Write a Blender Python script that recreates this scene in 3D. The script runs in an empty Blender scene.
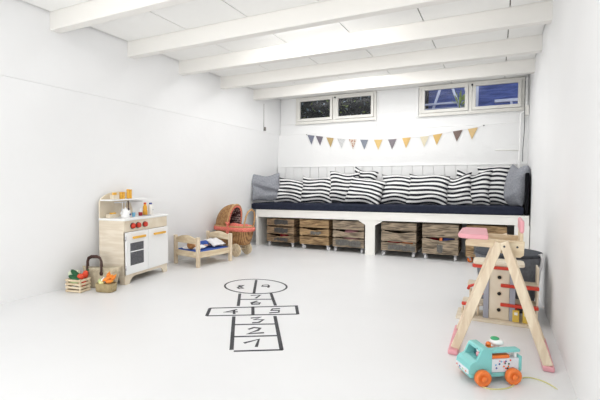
import bpy, bmesh, math, random
from mathutils import Vector, Matrix, Euler
random.seed(7)
PI = math.pi
S = bpy.context.scene
C = S.collection

# ------------------------------------------------------------------ materials
def nmat(name):
    m = bpy.data.materials.new(name); m.use_nodes = True
    nt = m.node_tree; return m, nt, nt.nodes['Principled BSDF']
def mat(name, col, rough=.5, var=.0, scale=8, bump=0., bscale=40, metal=0., spec=.5, stretch=(1, 1, 1)):
    m, nt, b = nmat(name)
    b.inputs['Roughness'].default_value = rough; b.inputs['Metallic'].default_value = metal
    b.inputs['Specular IOR Level'].default_value = spec
    tc = nt.nodes.new('ShaderNodeTexCoord'); mp = nt.nodes.new('ShaderNodeMapping'); mp.inputs['Scale'].default_value = stretch
    nt.links.new(tc.outputs['Object'], mp.inputs['Vector'])
    n = nt.nodes.new('ShaderNodeTexNoise'); n.inputs['Scale'].default_value = scale; n.inputs['Detail'].default_value = 4
    nt.links.new(mp.outputs[0], n.inputs['Vector'])
    r = nt.nodes.new('ShaderNodeValToRGB')
    c0 = [max(0, c * (1 - var)) for c in col]; c1 = [min(1, c * (1 + var)) for c in col]
    r.color_ramp.elements[0].position = .3; r.color_ramp.elements[1].position = .7
    r.color_ramp.elements[0].color = (*c0, 1); r.color_ramp.elements[1].color = (*c1, 1)
    nt.links.new(n.outputs['Fac'], r.inputs[0]); nt.links.new(r.outputs[0], b.inputs['Base Color'])
    if bump:
        n2 = nt.nodes.new('ShaderNodeTexNoise'); n2.inputs['Scale'].default_value = bscale; n2.inputs['Detail'].default_value = 3
        nt.links.new(mp.outputs[0], n2.inputs['Vector'])
        bp = nt.nodes.new('ShaderNodeBump'); bp.inputs['Strength'].default_value = bump; bp.inputs['Distance'].default_value = .01
        nt.links.new(n2.outputs['Fac'], bp.inputs['Height']); nt.links.new(bp.outputs[0], b.inputs['Normal'])
    return m
def wood(name, c0, c1, scale=14, stretch=(1, 12, 12), rough=.55, bump=.15):
    m, nt, b = nmat(name); b.inputs['Roughness'].default_value = rough
    tc = nt.nodes.new('ShaderNodeTexCoord'); mp = nt.nodes.new('ShaderNodeMapping'); mp.inputs['Scale'].default_value = stretch
    n = nt.nodes.new('ShaderNodeTexNoise'); n.inputs['Scale'].default_value = scale; n.inputs['Detail'].default_value = 5; n.inputs['Distortion'].default_value = .6
    r = nt.nodes.new('ShaderNodeValToRGB')
    r.color_ramp.elements[0].position = .40; r.color_ramp.elements[1].position = .60
    r.color_ramp.elements[0].color = (*c0, 1); r.color_ramp.elements[1].color = (*c1, 1)
    bp = nt.nodes.new('ShaderNodeBump'); bp.inputs['Strength'].default_value = bump; bp.inputs['Distance'].default_value = .003
    L = nt.links.new
    L(tc.outputs['Object'], mp.inputs['Vector']); L(mp.outputs[0], n.inputs['Vector']); L(n.outputs['Fac'], r.inputs[0])
    L(r.outputs[0], b.inputs['Base Color']); L(n.outputs['Fac'], bp.inputs['Height']); L(bp.outputs[0], b.inputs['Normal'])
    return m
def weave(name, c0, c1, scale=60, rough=.7, bump=.8):
    m, nt, b = nmat(name); b.inputs['Roughness'].default_value = rough
    L = nt.links.new
    tc = nt.nodes.new('ShaderNodeTexCoord')
    w1 = nt.nodes.new('ShaderNodeTexWave'); w1.bands_direction = 'Z'; w1.inputs['Scale'].default_value = scale; w1.inputs['Distortion'].default_value = 1.2
    w2 = nt.nodes.new('ShaderNodeTexWave'); w2.bands_direction = 'X'; w2.inputs['Scale'].default_value = scale * .6; w2.inputs['Distortion'].default_value = .8
    mx = nt.nodes.new('ShaderNodeMath'); mx.operation = 'MULTIPLY'
    n = nt.nodes.new('ShaderNodeTexNoise'); n.inputs['Scale'].default_value = 35
    ad = nt.nodes.new('ShaderNodeMath'); ad.operation = 'ADD'
    r = nt.nodes.new('ShaderNodeValToRGB'); r.color_ramp.elements[0].position = .45; r.color_ramp.elements[1].position = 1.0
    r.color_ramp.elements[0].color = (*c0, 1); r.color_ramp.elements[1].color = (*c1, 1)
    for w in (w1, w2): L(tc.outputs['Object'], w.inputs['Vector'])
    L(tc.outputs['Object'], n.inputs['Vector'])
    L(w1.outputs['Fac'], mx.inputs[0]); L(w2.outputs['Fac'], mx.inputs[1]); L(mx.outputs[0], ad.inputs[0]); L(n.outputs['Fac'], ad.inputs[1])
    L(ad.outputs[0], r.inputs[0]); L(r.outputs[0], b.inputs['Base Color'])
    bp = nt.nodes.new('ShaderNodeBump'); bp.inputs['Strength'].default_value = bump; bp.inputs['Distance'].default_value = .004
    L(mx.outputs[0], bp.inputs['Height']); L(bp.outputs[0], b.inputs['Normal'])
    return m
def dots(name, base, spot, scale=40, thr=.3, rough=.8):
    m, nt, b = nmat(name); b.inputs['Roughness'].default_value = rough
    L = nt.links.new
    tc = nt.nodes.new('ShaderNodeTexCoord'); v = nt.nodes.new('ShaderNodeTexVoronoi'); v.inputs['Scale'].default_value = scale
    v.inputs['Randomness'].default_value = .35
    r = nt.nodes.new('ShaderNodeValToRGB'); r.color_ramp.interpolation = 'CONSTANT'
    r.color_ramp.elements[0].color = (*spot, 1); r.color_ramp.elements[1].color = (*base, 1); r.color_ramp.elements[1].position = thr
    L(tc.outputs['Object'], v.inputs['Vector']); L(v.outputs['Distance'], r.inputs[0]); L(r.outputs[0], b.inputs['Base Color'])
    return m
def checks(name, c0, c1, scale=60):
    m, nt, b = nmat(name); b.inputs['Roughness'].default_value = .8
    tc = nt.nodes.new('ShaderNodeTexCoord'); v = nt.nodes.new('ShaderNodeTexChecker'); v.inputs['Scale'].default_value = scale
    v.inputs['Color1'].default_value = (*c0, 1); v.inputs['Color2'].default_value = (*c1, 1)
    nt.links.new(tc.outputs['Object'], v.inputs['Vector']); nt.links.new(v.outputs[0], b.inputs['Base Color'])
    return m
def stripes(name, pitch=.052, duty=.5):
    m, nt, b = nmat(name); b.inputs['Roughness'].default_value = .85
    L = nt.links.new
    tc = nt.nodes.new('ShaderNodeTexCoord'); sp = nt.nodes.new('ShaderNodeSeparateXYZ'); L(tc.outputs['UV'], sp.inputs[0])
    n = nt.nodes.new('ShaderNodeTexNoise'); n.inputs['Scale'].default_value = 7; L(tc.outputs['Object'], n.inputs['Vector'])
    ma = nt.nodes.new('ShaderNodeMath'); ma.operation = 'MULTIPLY_ADD'; ma.inputs[1].default_value = .006; L(n.outputs['Fac'], ma.inputs[0]); L(sp.outputs['Y'], ma.inputs[2])
    d = nt.nodes.new('ShaderNodeMath'); d.operation = 'DIVIDE'; d.inputs[1].default_value = pitch; L(ma.outputs[0], d.inputs[0])
    fr = nt.nodes.new('ShaderNodeMath'); fr.operation = 'FRACT'; L(d.outputs[0], fr.inputs[0])
    r = nt.nodes.new('ShaderNodeValToRGB'); r.color_ramp.interpolation = 'CONSTANT'
    r.color_ramp.elements[0].color = (.012, .013, .02, 1); r.color_ramp.elements[1].color = (.8, .8, .79, 1); r.color_ramp.elements[1].position = duty
    L(fr.outputs[0], r.inputs[0]); L(r.outputs[0], b.inputs['Base Color'])
    return m
def glass(name):
    m, nt, b = nmat(name); nt.nodes.remove(b)
    t = nt.nodes.new('ShaderNodeBsdfTransparent'); g = nt.nodes.new('ShaderNodeBsdfGlossy'); g.inputs['Roughness'].default_value = .22
    f = nt.nodes.new('ShaderNodeFresnel'); f.inputs['IOR'].default_value = 1.3; mx = nt.nodes.new('ShaderNodeMixShader')
    L = nt.links.new; L(f.outputs[0], mx.inputs[0]); L(t.outputs[0], mx.inputs[1]); L(g.outputs[0], mx.inputs[2])
    L(mx.outputs[0], nt.nodes['Material Output'].inputs['Surface']); return m

M = dict(
    wall=mat('wall_paint', (.885, .885, .885), .65, .012, 2.5, .12, 14),
    backwall=mat('backwall_paint', (.865, .865, .86), .65, .012, 2.5, .12, 14),
    floor=mat('floor_paint', (.835, .835, .84), .34, .018, 1.6, .03, 9),
    beam=mat('beam_paint', (.83, .81, .77), .6, .02, 5, .15, 20, stretch=(.3, 1, 1)),
    ceil=mat('ceiling_paint', (.92, .915, .89), .65, .012, 3, .05, 12),
    gap=mat('gap_dark', (.25, .23, .21), .9, .1, 8),
    white=mat('white_lacquer', (.90, .90, .89), .4, .01, 8),
    cream=mat('cream_paint', (.85, .835, .79), .5, .02, 6, .05, 20),
    frame=mat('frame_paint', (.78, .765, .72), .5, .03, 9, .08, 25),
    glass=glass('window_glass'),
    tape=mat('black_tape', (.035, .035, .042), .6, .35, 20),
    navy=mat('navy_canvas', (.024, .028, .046), .95, .15, 30, .2, 200, spec=.1),
    black=mat('black_fabric', (.008, .008, .01), .95, .1, 30, spec=.1),
    grey=mat('grey_linen', (.285, .295, .325), .9, .18, 60, .35, 150),
    strp=stripes('striped_cotton'),
    metal=mat('zinc_metal', (.62, .62, .64), .3, .05, 10, metal=.7),
    caster=mat('caster_plastic', (.72, .72, .72), .4, .05, 10),
    darkm=mat('dark_metal', (.04, .04, .045), .4, .1, 10),
    crate=wood('crate_wood', (.085, .05, .025), (.37, .25, .145), 7, (1, 1, 9), .75, .4),
    crateg=wood('crate_wood_grey', (.10, .075, .05), (.41, .32, .225), 7, (1, 1, 9), .75, .4),
    crateo=wood('crate_wood_amber', (.14, .08, .034), (.46, .305, .155), 7, (1, 1, 9), .75, .4),
    stencil=mat('crate_dark_stain', (.055, .052, .05), .8, .3, 25),
    stencil2=mat('crate_grey_print', (.12, .115, .105), .8, .45, 40),
    ply=wood('birch_ply', (.73, .63, .48), (.82, .73, .59), 5, (1, 8, 1), .5, .04),
    plyside=wood('birch_side', (.74, .64, .50), (.83, .74, .61), 4, (1, 1, 8), .5, .04),
    pine=wood('pale_pine', (.66, .52, .34), (.80, .68, .49), 6, (6, 1, 6), .5, .05),
    pineX=wood('pale_pine_cross', (.66, .52, .34), (.80, .68, .49), 6, (1, 6, 6), .5, .05),
    pineZ=wood('pale_pine_upright', (.70, .56, .40), (.82, .70, .53), 6, (6, 6, 1), .5, .05),
    red=mat('red_lacquer', (.62, .045, .02), .35, .05, 8),
    yel=mat('yellow_lacquer', (.85, .47, .06), .4, .04, 8),
    yel2=mat('mustard_lacquer', (.72, .50, .08), .4, .05, 8),
    orange=mat('orange_plastic', (.85, .20, .035), .35, .04, 8),
    carrot=mat('carrot_felt', (.88, .27, .04), .7, .1, 20),
    green=mat('dark_green_felt', (.015, .10, .035), .7, .2, 20),
    lgreen=mat('light_green_felt', (.50, .62, .30), .7, .15, 20),
    cgreen=mat('pale_leaf_felt', (.68, .74, .55), .8, .12, 25),
    lemon=mat('pale_yellow_felt', (.80, .76, .35), .7, .08, 20),
    tomato=mat('tomato_felt', (.72, .075, .03), .6, .08, 15),
    mesh=mat('oven_mesh', (.10, .10, .11), .6, .45, 160),
    blue=mat('blue_cotton', (.03, .09, .38), .8, .1, 20),
    lblue=mat('light_blue_plastic', (.20, .50, .72), .4, .05, 10),
    navycap=mat('blue_cap', (.05, .07, .30), .4, .05, 10),
    amber=mat('amber_lacquer', (.82, .40, .03), .35, .06, 10),
    dred=mat('dark_red_lacquer', (.35, .01, .02), .35, .06, 10),
    linen=mat('white_linen', (.80, .79, .80), .9, .03, 30, .2, 60),
    skin=mat('doll_skin', (.72, .44, .30), .6, .04, 10),
    hair=mat('doll_hair', (.36, .17, .06), .8, .25, 50, .4, 90),
    wick=weave('wicker', (.16, .06, .02), (.58, .33, .13), 26),
    hoop=mat('cane_hoop', (.52, .30, .13), .5, .15, 40, .3, 80),
    straw=weave('straw_weave', (.46, .38, .25), (.74, .66, .50), 70, .8, .5),
    burlap=weave('tan_burlap', (.36, .27, .13), (.56, .45, .26), 90, .9, .5),
    leather=mat('brown_leather', (.055, .022, .016), .5, .2, 20),
    coral=checks('coral_gingham', (.74, .10, .07), (.80, .30, .23), 110),
    lining=dots('dotted_lining', (.10, .05, .05), (.62, .50, .46), 38, .42),
    pink=mat('pink_lacquer', (.78, .36, .40), .45, .04, 8),
    turq=mat('turquoise_plastic', (.23, .60, .58), .35, .03, 8),
    turqd=mat('dark_teal_plastic', (.03, .17, .20), .4, .05, 8),
    panel=mat('pale_sticker', (.74, .76, .80), .4, .03, 20),
    cord=mat('pale_yellow_cord', (.70, .66, .30), .7, .05, 20),
    elev=mat('grey_blue_paint', (.36, .37, .43), .5, .04, 10),
    felt=mat('charcoal_felt', (.055, .06, .072), .9, .2, 40, .2, 120),
    feltl=mat('grey_felt', (.15, .155, .17), .9, .2, 40, .2, 120),
    darkin=mat('dark_inside', (.02, .017, .015), .9, .1, 10),
    fence=wood('boards_blue_cast', (.03, .055, .23), (.075, .12, .40), 4, (1, 1, 10), .6, .1),  # blue cast of the daylight outside is put into the board colour
    pale=mat('pale_pole', (.62, .66, .85), .5, .1, 10),  # white bars, tinted with the same blue daylight cast
    leafA=mat('leaf_dark', (.012, .02, .014), .6, .5, 15), leafB=mat('leaf_green', (.22, .30, .07), .6, .4, 15), leafC=mat('leaf_lit', (.32, .40, .48), .5, .3, 15),  # the pale leaf colour stands in for lit specks
    soil=mat('dark_soil', (.012, .014, .018), .95, .4, 12, .5, 30),
    paving=mat('outside_paving', (.03, .035, .05), .9, .2, 6),
)
# ------------------------------------------------------------------ mesh builder
class MB:
    def __init__(s): s.bm = bmesh.new(); s.mi = 0; s.mats = []
    def use(s, m):
        if m not in s.mats: s.mats.append(m)
        s.mi = s.mats.index(m); return s
    def _tag(s, geom, smooth=False):
        for f in geom:
            f.material_index = s.mi; f.smooth = smooth
    def hexa(s, v8):
        vs = [s.bm.verts.new(v) for v in v8]
        fs = [s.bm.faces.new([vs[i] for i in q]) for q in ((3, 2, 1, 0), (4, 5, 6, 7), (0, 1, 5, 4), (1, 2, 6, 5), (2, 3, 7, 6), (3, 0, 4, 7))]
        s._tag(fs); return s
    def box(s, x0, x1, y0, y1, z0, z1):
        return s.hexa([(x0, y0, z0), (x1, y0, z0), (x1, y1, z0), (x0, y1, z0), (x0, y0, z1), (x1, y0, z1), (x1, y1, z1), (x0, y1, z1)])
    def bar(s, p, q, w, h, side=(0, 1, 0)):
        """rectangular bar p->q, w across `side`, h the other way"""
        p, q = Vector(p), Vector(q); d = (q - p).normalized(); a = Vector(side); a = (a - d * a.dot(d)).normalized(); b = d.cross(a)
        a *= w / 2; b *= h / 2
        return s.hexa([p - a - b, p + a - b, p + a + b, p - a + b, q - a - b, q + a - b, q + a + b, q - a + b])
    def prism(s, poly, axis, a0, a1):
        """polygon (2-D) extruded along axis; poly coords are the other two axes in xyz order"""
        def mk(u, v, a): return {'x': (a, u, v), 'y': (u, a, v), 'z': (u, v, a)}[axis]
        A = [s.bm.verts.new(mk(u, v, a0)) for u, v in poly]; B = [s.bm.verts.new(mk(u, v, a1)) for u, v in poly]
        n = len(poly); fs = [s.bm.faces.new(A[::-1]), s.bm.faces.new(B)]
        for i in range(n): fs.append(s.bm.faces.new((A[i], A[(i + 1) % n], B[(i + 1) % n], B[i])))
        s._tag(fs); return s
    def tube(s, pts, r, n=8, closed=False, squash=1.0):
        pts = [Vector(p) for p in pts]; m = len(pts); rs = r if isinstance(r, (list, tuple)) else [r] * m
        rings = []; up = None
        for i, p in enumerate(pts):
            d = (pts[(i + 1) % m] - pts[i - 1]) if closed else (pts[min(i + 1, m - 1)] - pts[max(i - 1, 0)])
            d.normalize()
            if up is None:
                up = Vector((0, 0, 1)) if abs(d.z) < .9 else Vector((1, 0, 0))
            up = (up - d * up.dot(d)).normalized(); sd = d.cross(up)
            rings.append([s.bm.verts.new(p + (up * math.cos(t) * squash + sd * math.sin(t)) * rs[i]) for t in [2 * PI * k / n for k in range(n)]])
        fs = []
        for i in range(m if closed else m - 1):
            a, b = rings[i], rings[(i + 1) % m]
            for k in range(n): fs.append(s.bm.faces.new((a[k], a[(k + 1) % n], b[(k + 1) % n], b[k])))
        s._tag(fs, True)
        if not closed: s._tag([s.bm.faces.new(rings[0][::-1]), s.bm.faces.new(rings[-1])])
        return s
    def cyl(s, p, q, r, n=20, r2=None): return s.tube([p, q], [r, r if r2 is None else r2], n)
    def lathe(s, prof, c=(0, 0, 0), n=20, axis='z', sx=1, sy=1):
        """profile [(r,h)]"""
        rings = []; c = Vector(c)
        for r, h in prof:
            ring = []
            for k in range(n):
                t = 2 * PI * k / n; u, v = r * math.cos(t) * sx, r * math.sin(t) * sy
                ring.append(s.bm.verts.new(c + Vector({'z': (u, v, h), 'x': (h, u, v), 'y': (v, h, u)}[axis])))
            rings.append(ring)
        fs = []
        for a, b in zip(rings, rings[1:]):
            for k in range(n): fs.append(s.bm.faces.new((a[k], a[(k + 1) % n], b[(k + 1) % n], b[k])))
        s._tag(fs, True)
        if prof[0][0] > 1e-5: s._tag([s.bm.faces.new(rings[0][::-1])])
        if prof[-1][0] > 1e-5: s._tag([s.bm.faces.new(rings[-1])])
        return s
    def ball(s, c, r, sx=1, sy=1, sz=1, rot=None, u=16, v=10):
        mtx = Matrix.Translation(c) @ (rot.to_matrix().to_4x4() if rot else Matrix()) @ Matrix.Diagonal((r * sx, r * sy, r * sz, 1))
        g = bmesh.ops.create_uvsphere(s.bm, u_segments=u, v_segments=v, radius=1, matrix=mtx)
        s._tag({f for w in g['verts'] for f in w.link_faces}, True); return s
    def quad(s, a, b, c, d):
        s._tag([s.bm.faces.new([s.bm.verts.new(p) for p in (a, b, c, d)])]); return s
    def build(s, name, m=None, parent=None, bevel=0, seg=2, mod=None):
        me = bpy.data.meshes.new(name)
        if m is not None and not s.mats: s.mats = [m]
        bmesh.ops.remove_doubles(s.bm, verts=s.bm.verts, dist=1e-6)
        bmesh.ops.recalc_face_normals(s.bm, faces=s.bm.faces)
        s.bm.to_mesh(me); s.bm.free()
        for q in s.mats: me.materials.append(q)
        o = bpy.data.objects.new(name, me); C.objects.link(o)
        if parent: o.parent = parent
        if bevel:
            b = o.modifiers.new('bevel', 'BEVEL'); b.width = bevel; b.segments = seg; b.limit_method = 'ANGLE'; b.angle_limit = .6
        return o
def tag(o, label=None, cat=None, group=None, kind=None):
    for k, v in (('label', label), ('category', cat), ('group', group), ('kind', kind)):
        if v: o[k] = v
    return o
def thing(name, label, cat, loc=(0, 0, 0), rz=0, group=None):
    o = bpy.data.objects.new(name, None); C.objects.link(o); o.location = loc; o.rotation_euler = (0, 0, rz); o.empty_display_size = .05
    return tag(o, label, cat, group)
def kids(o): return [c for c in C.objects if c.parent == o]
def dup(o, parent=None):
    c = o.copy(); C.objects.link(c)
    if parent: c.parent = parent
    for k in kids(o): dup(k, c)
    return c
def st(o): o['kind'] = 'structure'; return o

# ------------------------------------------------------------------ the room
XR = .304; YB = 5.37; ZC = 2.065; ZL = 1.54; Y0 = -2.6
st(MB().box(-3.25, XR + .15, Y0, YB + .2, -.08, 0).build('floor', M['floor']))
# left wall: upper part plumb, lower part leaning out a little towards the floor
b = MB()
b.hexa([(-3.3, Y0, 0), (-3.05, Y0, 0), (-3.05, YB + .1, 0), (-3.3, YB + .1, 0), (-3.3, Y0, ZL), (-2.945, Y0, ZL), (-2.945, YB + .1, ZL), (-3.3, YB + .1, ZL)])
b.hexa([(-3.3, Y0, ZL + .001), (-2.943, Y0, ZL + .001), (-2.943, YB + .1, ZL + .001), (-3.3, YB + .1, ZL + .001), (-3.3, Y0, ZC + .1), (-2.935, Y0, ZC + .1), (-2.935, YB + .1, ZC + .1), (-3.3, YB + .1, ZC + .1)])
st(b.build('wall_left', M['wall']))
st(MB().box(XR, XR + .15, Y0, YB + .2, 0, ZC + .1).build('wall_right', M['wall']))
# back wall with two window openings; the lower half stands out as a shallow ledge
W1 = (-2.665, -1.475); W2 = (-.916, .258); WZ = (1.69, 2.06)
b = MB()
b.box(-2.97, XR, YB - .03, YB + .12, 0, ZL)
b.box(-2.97, XR, YB, YB + .12, ZL, WZ[0]); b.box(-2.97, XR, YB, YB + .12, WZ[1], ZC + .1)
for x0, x1 in ((-2.97, W1[0]), (W1[1], W2[0]), (W2[1], XR)): b.box(x0, x1, YB, YB + .12, WZ[0], WZ[1])
st(b.build('wall_back', M['backwall']))
# ceiling: painted boards with open joints
b = MB(); b.use(M['gap']).box(-2.97, XR, Y0, YB + .1, ZC + .02, ZC + .1)
BY = [1.207, 1.895, 2.578, 3.213, 3.907, 4.620]
ed = [Y0] + BY + [YB - .005]; b.use(M['ceil'])
for i in range(len(ed) - 1):
    ya = ed[i] + (.078 if i else 0); yb = ed[i + 1] - .004
    xs = [-2.922, -2.27, -1.69, -1.112, -.53, .05, XR]
    for xa, xb in zip(xs, xs[1:]): b.box(xa + .004, xb - .004, ya, yb, ZC, ZC + .02)
st(b.build('ceiling'))
for i, y in enumerate(BY):
    st(MB().box(-2.95, XR + .02, y, y + .075, 1.9375, ZC + .015).build('trim_%d' % (i + 1), M['beam'], bevel=.006))
# crack and bracket near the left corner
st(MB().box(-2.945, -2.937, 4.885, 4.892, 1.555, 1.93).box(-2.945, -2.925, 4.90, 4.925, 1.56, 1.61).build('trim_11', M['gap']))
# ledge casings below the windows
def window(n, x0, x1, cx0):
    wb = MB().box(cx0, x1 + .005, YB - .018, YB, ZL + .002, WZ[0] - .002)
    if n == 1: wb.box(cx0, x0 - .012, YB - .012, YB, WZ[0], ZC)
    else: wb.box(cx0, x0 - .012, YB - .018, YB, WZ[0], ZC)
    w = st(wb.build('window_%d' % n, M['backwall'], bevel=.004))
    z0, z1 = WZ; mid = (x0 + x1) / 2 + (.012 if n == 2 else 0); y0 = YB - .035; y1 = YB + .06
    f = MB(); t = .028
    f.box(x0, x1, y0, y1, z0, z0 + t); f.box(x0, x1, y0, y1, z1 - t, z1)
    f.box(x0, x0 + t, y0, y1, z0 + t, z1 - t); f.box(x1 - t, x1, y0, y1, z0 + t, z1 - t); f.box(mid - .02, mid + .02, y0, y1, z0 + t, z1 - t)
    f.build('window_frame', M['frame'], w, bevel=.003)
    MB().box(x0 - .01, x1 + .01, y0 - .012, y0 + .01, z0 - .012, z0).build('window_sill', M['frame'], w, bevel=.003)
    for a, c in ((x0 + t, mid - .02), (mid + .02, x1 - t)):
        s = MB(); q = .036; e = .004
        a2, c2, za, zb = a + e, c - e, z0 + t + e, z1 - t - e
        s.box(a2, c2, y0 - .012, y0 + .03, za, za + q); s.box(a2, c2, y0 - .012, y0 + .03, zb - q * .6, zb)
        s.box(a2, a2 + q, y0 - .012, y0 + .03, za + q, zb - q * .6); s.box(c2 - q, c2, y0 - .012, y0 + .03, za + q, zb - q * .6)
        so = s.build('sash', M['frame'], w, bevel=.003)
        MB().box(a2 + q - .003, c2 - q + .003, y0 + .008, y0 + .014, za + q - .003, zb - q * .6 + .003).build('pane', M['glass'], so)
    MB().box(mid + .01, mid + .03, y0 - .03, y0 - .01, z1 - .05, z1 - .03).build('catch', M['darkm'], w, bevel=.003)
    return w
window(1, W1[0], W1[1], -2.93)
window(2, W2[0], W2[1], -.962)
# board panelling behind the bench
b = MB(); x = -2.95
while x < XR - .01:
    x2 = min(x + .131, XR - .003); b.box(x + .0025, x2 - .0025, YB - .05, YB - .03, .3, 1.06); x = x2
b.box(-2.95, XR - .003, YB - .035, YB - .029, .3, 1.055)
st(b.build('trim_12', M['backwall'], bevel=.003))
st(MB().box(-2.95, XR - .003, YB - .055, YB - .028, 1.06, 1.072).build('trim_13', M['backwall'], bevel=.003))
# pipes in the right corner
p = thing('heating_pipe', 'white painted pipes running down the right rear corner beside the window', 'pipe', (.275, 5.275, 1.06))
MB().tube([(.0, 0, .98), (.0, 0, .66), (-.004, -.002, .64)], .013, 10).build('pipe', M['white'], p)
MB().tube([(0, -.03, .98), (0, -.03, .63), (-.006, -.03, .6), (-.045, -.03, .58), (-.055, -.03, .56), (-.055, -.03, -.0), (-.055, -.03, -.528)], .012, 10).build('pipe', M['white'], p)
MB().box(-.02, .025, -.06, .03, .55, .66).build('bracket', M['cream'], p, bevel=.004)
c = MB().tube([(.252, 5.19, 1.98), (.254, 5.2, 1.7), (.258, 5.18, 1.45), (.248, 5.2, 1.22), (.25, 5.21, 1.09)], .0035, 8).build('cable', M['darkm'])
tag(c, 'black cable hanging beside the white corner pipes', 'cable')
c = MB().cyl((-.03, YB - .034, 1.235), (.235, YB - .034, 1.225), .005, 8).build('conduit', M['cream'])
tag(c, 'thin pale conduit along the back wall above the right end pillow', 'conduit')

# ------------------------------------------------------------------ outside the windows
st(MB().box(-4.5, 2, YB + .12, 8.5, 1.3, 1.5).build('outside_ground', M['paving']))
o = MB().box(-4.2, -1.05, 6.9, 7.0, 1.5, 4.2).build('garden_wall', M['soil']); tag(o, 'dark garden wall behind the foliage outside the left window', 'wall')
def shrub(x0, x1, n, y0, y1):
    t = thing('garden_shrub', 'dark leafy shrub seen through the left window', 'shrub', ((x0 + x1) / 2, (y0 + y1) / 2, 1.5))
    sm = MB()
    for k in range(9):
        x = random.uniform(x0, x1) - (x0 + x1) / 2
        sm.tube([(x, 0, 0), (x + random.uniform(-.15, .15), random.uniform(-.1, .1), .4), (x + random.uniform(-.5, .5), random.uniform(-.2, .2), 1.0)], [.012, .009, .004], 6)
    sm.build('stems', M['leafA'], t)
    lf = MB()
    for m, q in ((M['leafA'], n), (M['leafB'], n // 6), (M['leafC'], n // 6)):
        lf.use(m)
        for k in range(q):
            c = Vector((random.uniform(x0, x1) - (x0 + x1) / 2, random.uniform(y0, y1) - (y0 + y1) / 2, random.uniform(.05, 1.0)))
            R = Euler((random.uniform(-1.2, 1.2), random.uniform(-1, 1), random.uniform(0, 6.3))).to_matrix(); l = random.uniform(.02, .045)
            pts = [R @ Vector(v) * l for v in ((-1, 0, 0), (0, -.45, .12), (1, 0, 0), (0, .45, .12))]
            lf.quad(*[c + v for v in pts])
    o = lf.build('foliage', None, t); o['kind'] = 'stuff'
shrub(-3.3, -1.5, 1100, 5.75, 6.5)
f = thing('board_fence', 'horizontal board fence with painted-in blue daylight cast, seen through the right window', 'fence', (0, 7.0, 1.5))
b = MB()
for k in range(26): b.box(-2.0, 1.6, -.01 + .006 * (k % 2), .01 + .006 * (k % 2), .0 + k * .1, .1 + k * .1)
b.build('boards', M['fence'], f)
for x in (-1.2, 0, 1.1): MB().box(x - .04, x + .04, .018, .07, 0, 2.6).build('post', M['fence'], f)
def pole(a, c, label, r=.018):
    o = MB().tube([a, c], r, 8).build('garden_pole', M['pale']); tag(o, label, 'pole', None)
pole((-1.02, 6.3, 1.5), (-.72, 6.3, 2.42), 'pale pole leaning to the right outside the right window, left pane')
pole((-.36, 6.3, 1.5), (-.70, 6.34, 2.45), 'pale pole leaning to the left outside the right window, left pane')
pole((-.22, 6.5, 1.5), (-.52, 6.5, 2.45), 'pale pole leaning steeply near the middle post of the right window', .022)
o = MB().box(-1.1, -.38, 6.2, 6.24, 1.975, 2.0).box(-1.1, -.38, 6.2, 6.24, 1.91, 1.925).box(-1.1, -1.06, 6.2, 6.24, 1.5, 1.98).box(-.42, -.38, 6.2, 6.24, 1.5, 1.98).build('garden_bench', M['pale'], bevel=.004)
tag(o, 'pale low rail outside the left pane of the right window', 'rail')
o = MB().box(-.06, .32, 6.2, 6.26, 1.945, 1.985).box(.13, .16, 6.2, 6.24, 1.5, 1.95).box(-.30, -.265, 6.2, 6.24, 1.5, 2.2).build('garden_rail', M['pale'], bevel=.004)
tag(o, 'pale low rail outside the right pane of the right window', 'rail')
o = MB()
for k in range(14):
    an = k * .7; l = .11
    c = Vector((-.50 + .02 * math.cos(an), 6.1, 1.90 + .01 * k)); d = Vector((math.cos(an), -.2, abs(math.sin(an)) + .2)) * l; s = Vector((-.015, 0, .012))
    o.quad(c, c + d * .5 + s, c + d, c + d * .5 - s)
o.cyl((-.50, 6.1, 1.5), (-.50, 6.1, 2.04), .008, 6)
tag(o.build('garden_plant', M['leafB']), 'small green plant outside the left pane of the right window', 'plant')

# ------------------------------------------------------------------ bench
def zt(x): return .0135 * (x + 1.3) - .012
def tbox(b, x0, x1, y0, y1, z0, z1):
    return b.hexa([(x0, y0, z0 + zt(x0)), (x1, y0, z0 + zt(x1)), (x1, y1, z0 + zt(x1)), (x0, y1, z0 + zt(x0)),
                   (x0, y0, z1 + zt(x0)), (x1, y0, z1 + zt(x1)), (x1, y1, z1 + zt(x1)), (x0, y1, z1 + zt(x0))])
FY = 4.583
bn = thing('storage_bench', 'long built-in cream bench with open crate bays along the back wall', 'bench', (0, 0, 0))
rail = MB()
xa, xb, ya, yb2 = -2.88, XR - .012, .40, .505
# rail with haunches at the post
tbox(rail, xa, xb, FY, FY + .022, .417, .492)
rail.build('front_rail', M['cream'], bn, bevel=.002)
tb = MB(); tbox(tb, xa, xb, FY, YB - .06, .493, .515); tb.build('seat_board', M['cream'], bn, bevel=.002)
for x0, x1, hl, hr in ((-2.88, -2.842, 0, 1), (-1.378, -1.262, 1, 1), (.165, XR - .006, 1, 0)):
    pm = MB(); z = .416 + zt((x0 + x1) / 2)
    poly = [(x0, .0), (x1, .0), (x1, z - .055), (x1 + .055 * 0, z)] if not hr else [(x0, 0), (x1, 0), (x1, z - .055)]
    if hr and x0 > -2: poly += [(x1 + .08, z - .008), (x1 + .08, z)]
    else: poly += [(x1, z)]
    if hl and x0 < 0: poly += [(x0 - .08, z), (x0 - .08, z - .008), (x0, z - .055)]
    else: poly += [(x0, z)]
    pm.prism(poly, 'y', FY + .001, FY + .023)
    pm.build('post', M['cream'], bn, bevel=.002)
for x in (-2.861, -1.32, .2):
    pm = MB().box(x - .018, x + .018, FY + .024, YB - .06, 0, .488 + zt(x) - .012); pm.build('divider', M['cream'], bn)
cu = MB(); tbox(cu, -2.95, .244, FY - .008, 5.22, .516, .598)
tag(cu.build('bench_cushion', M['navy'], None, bevel=.018, seg=3), 'long navy seat cushion on top of the cream bench', 'cushion')
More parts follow.
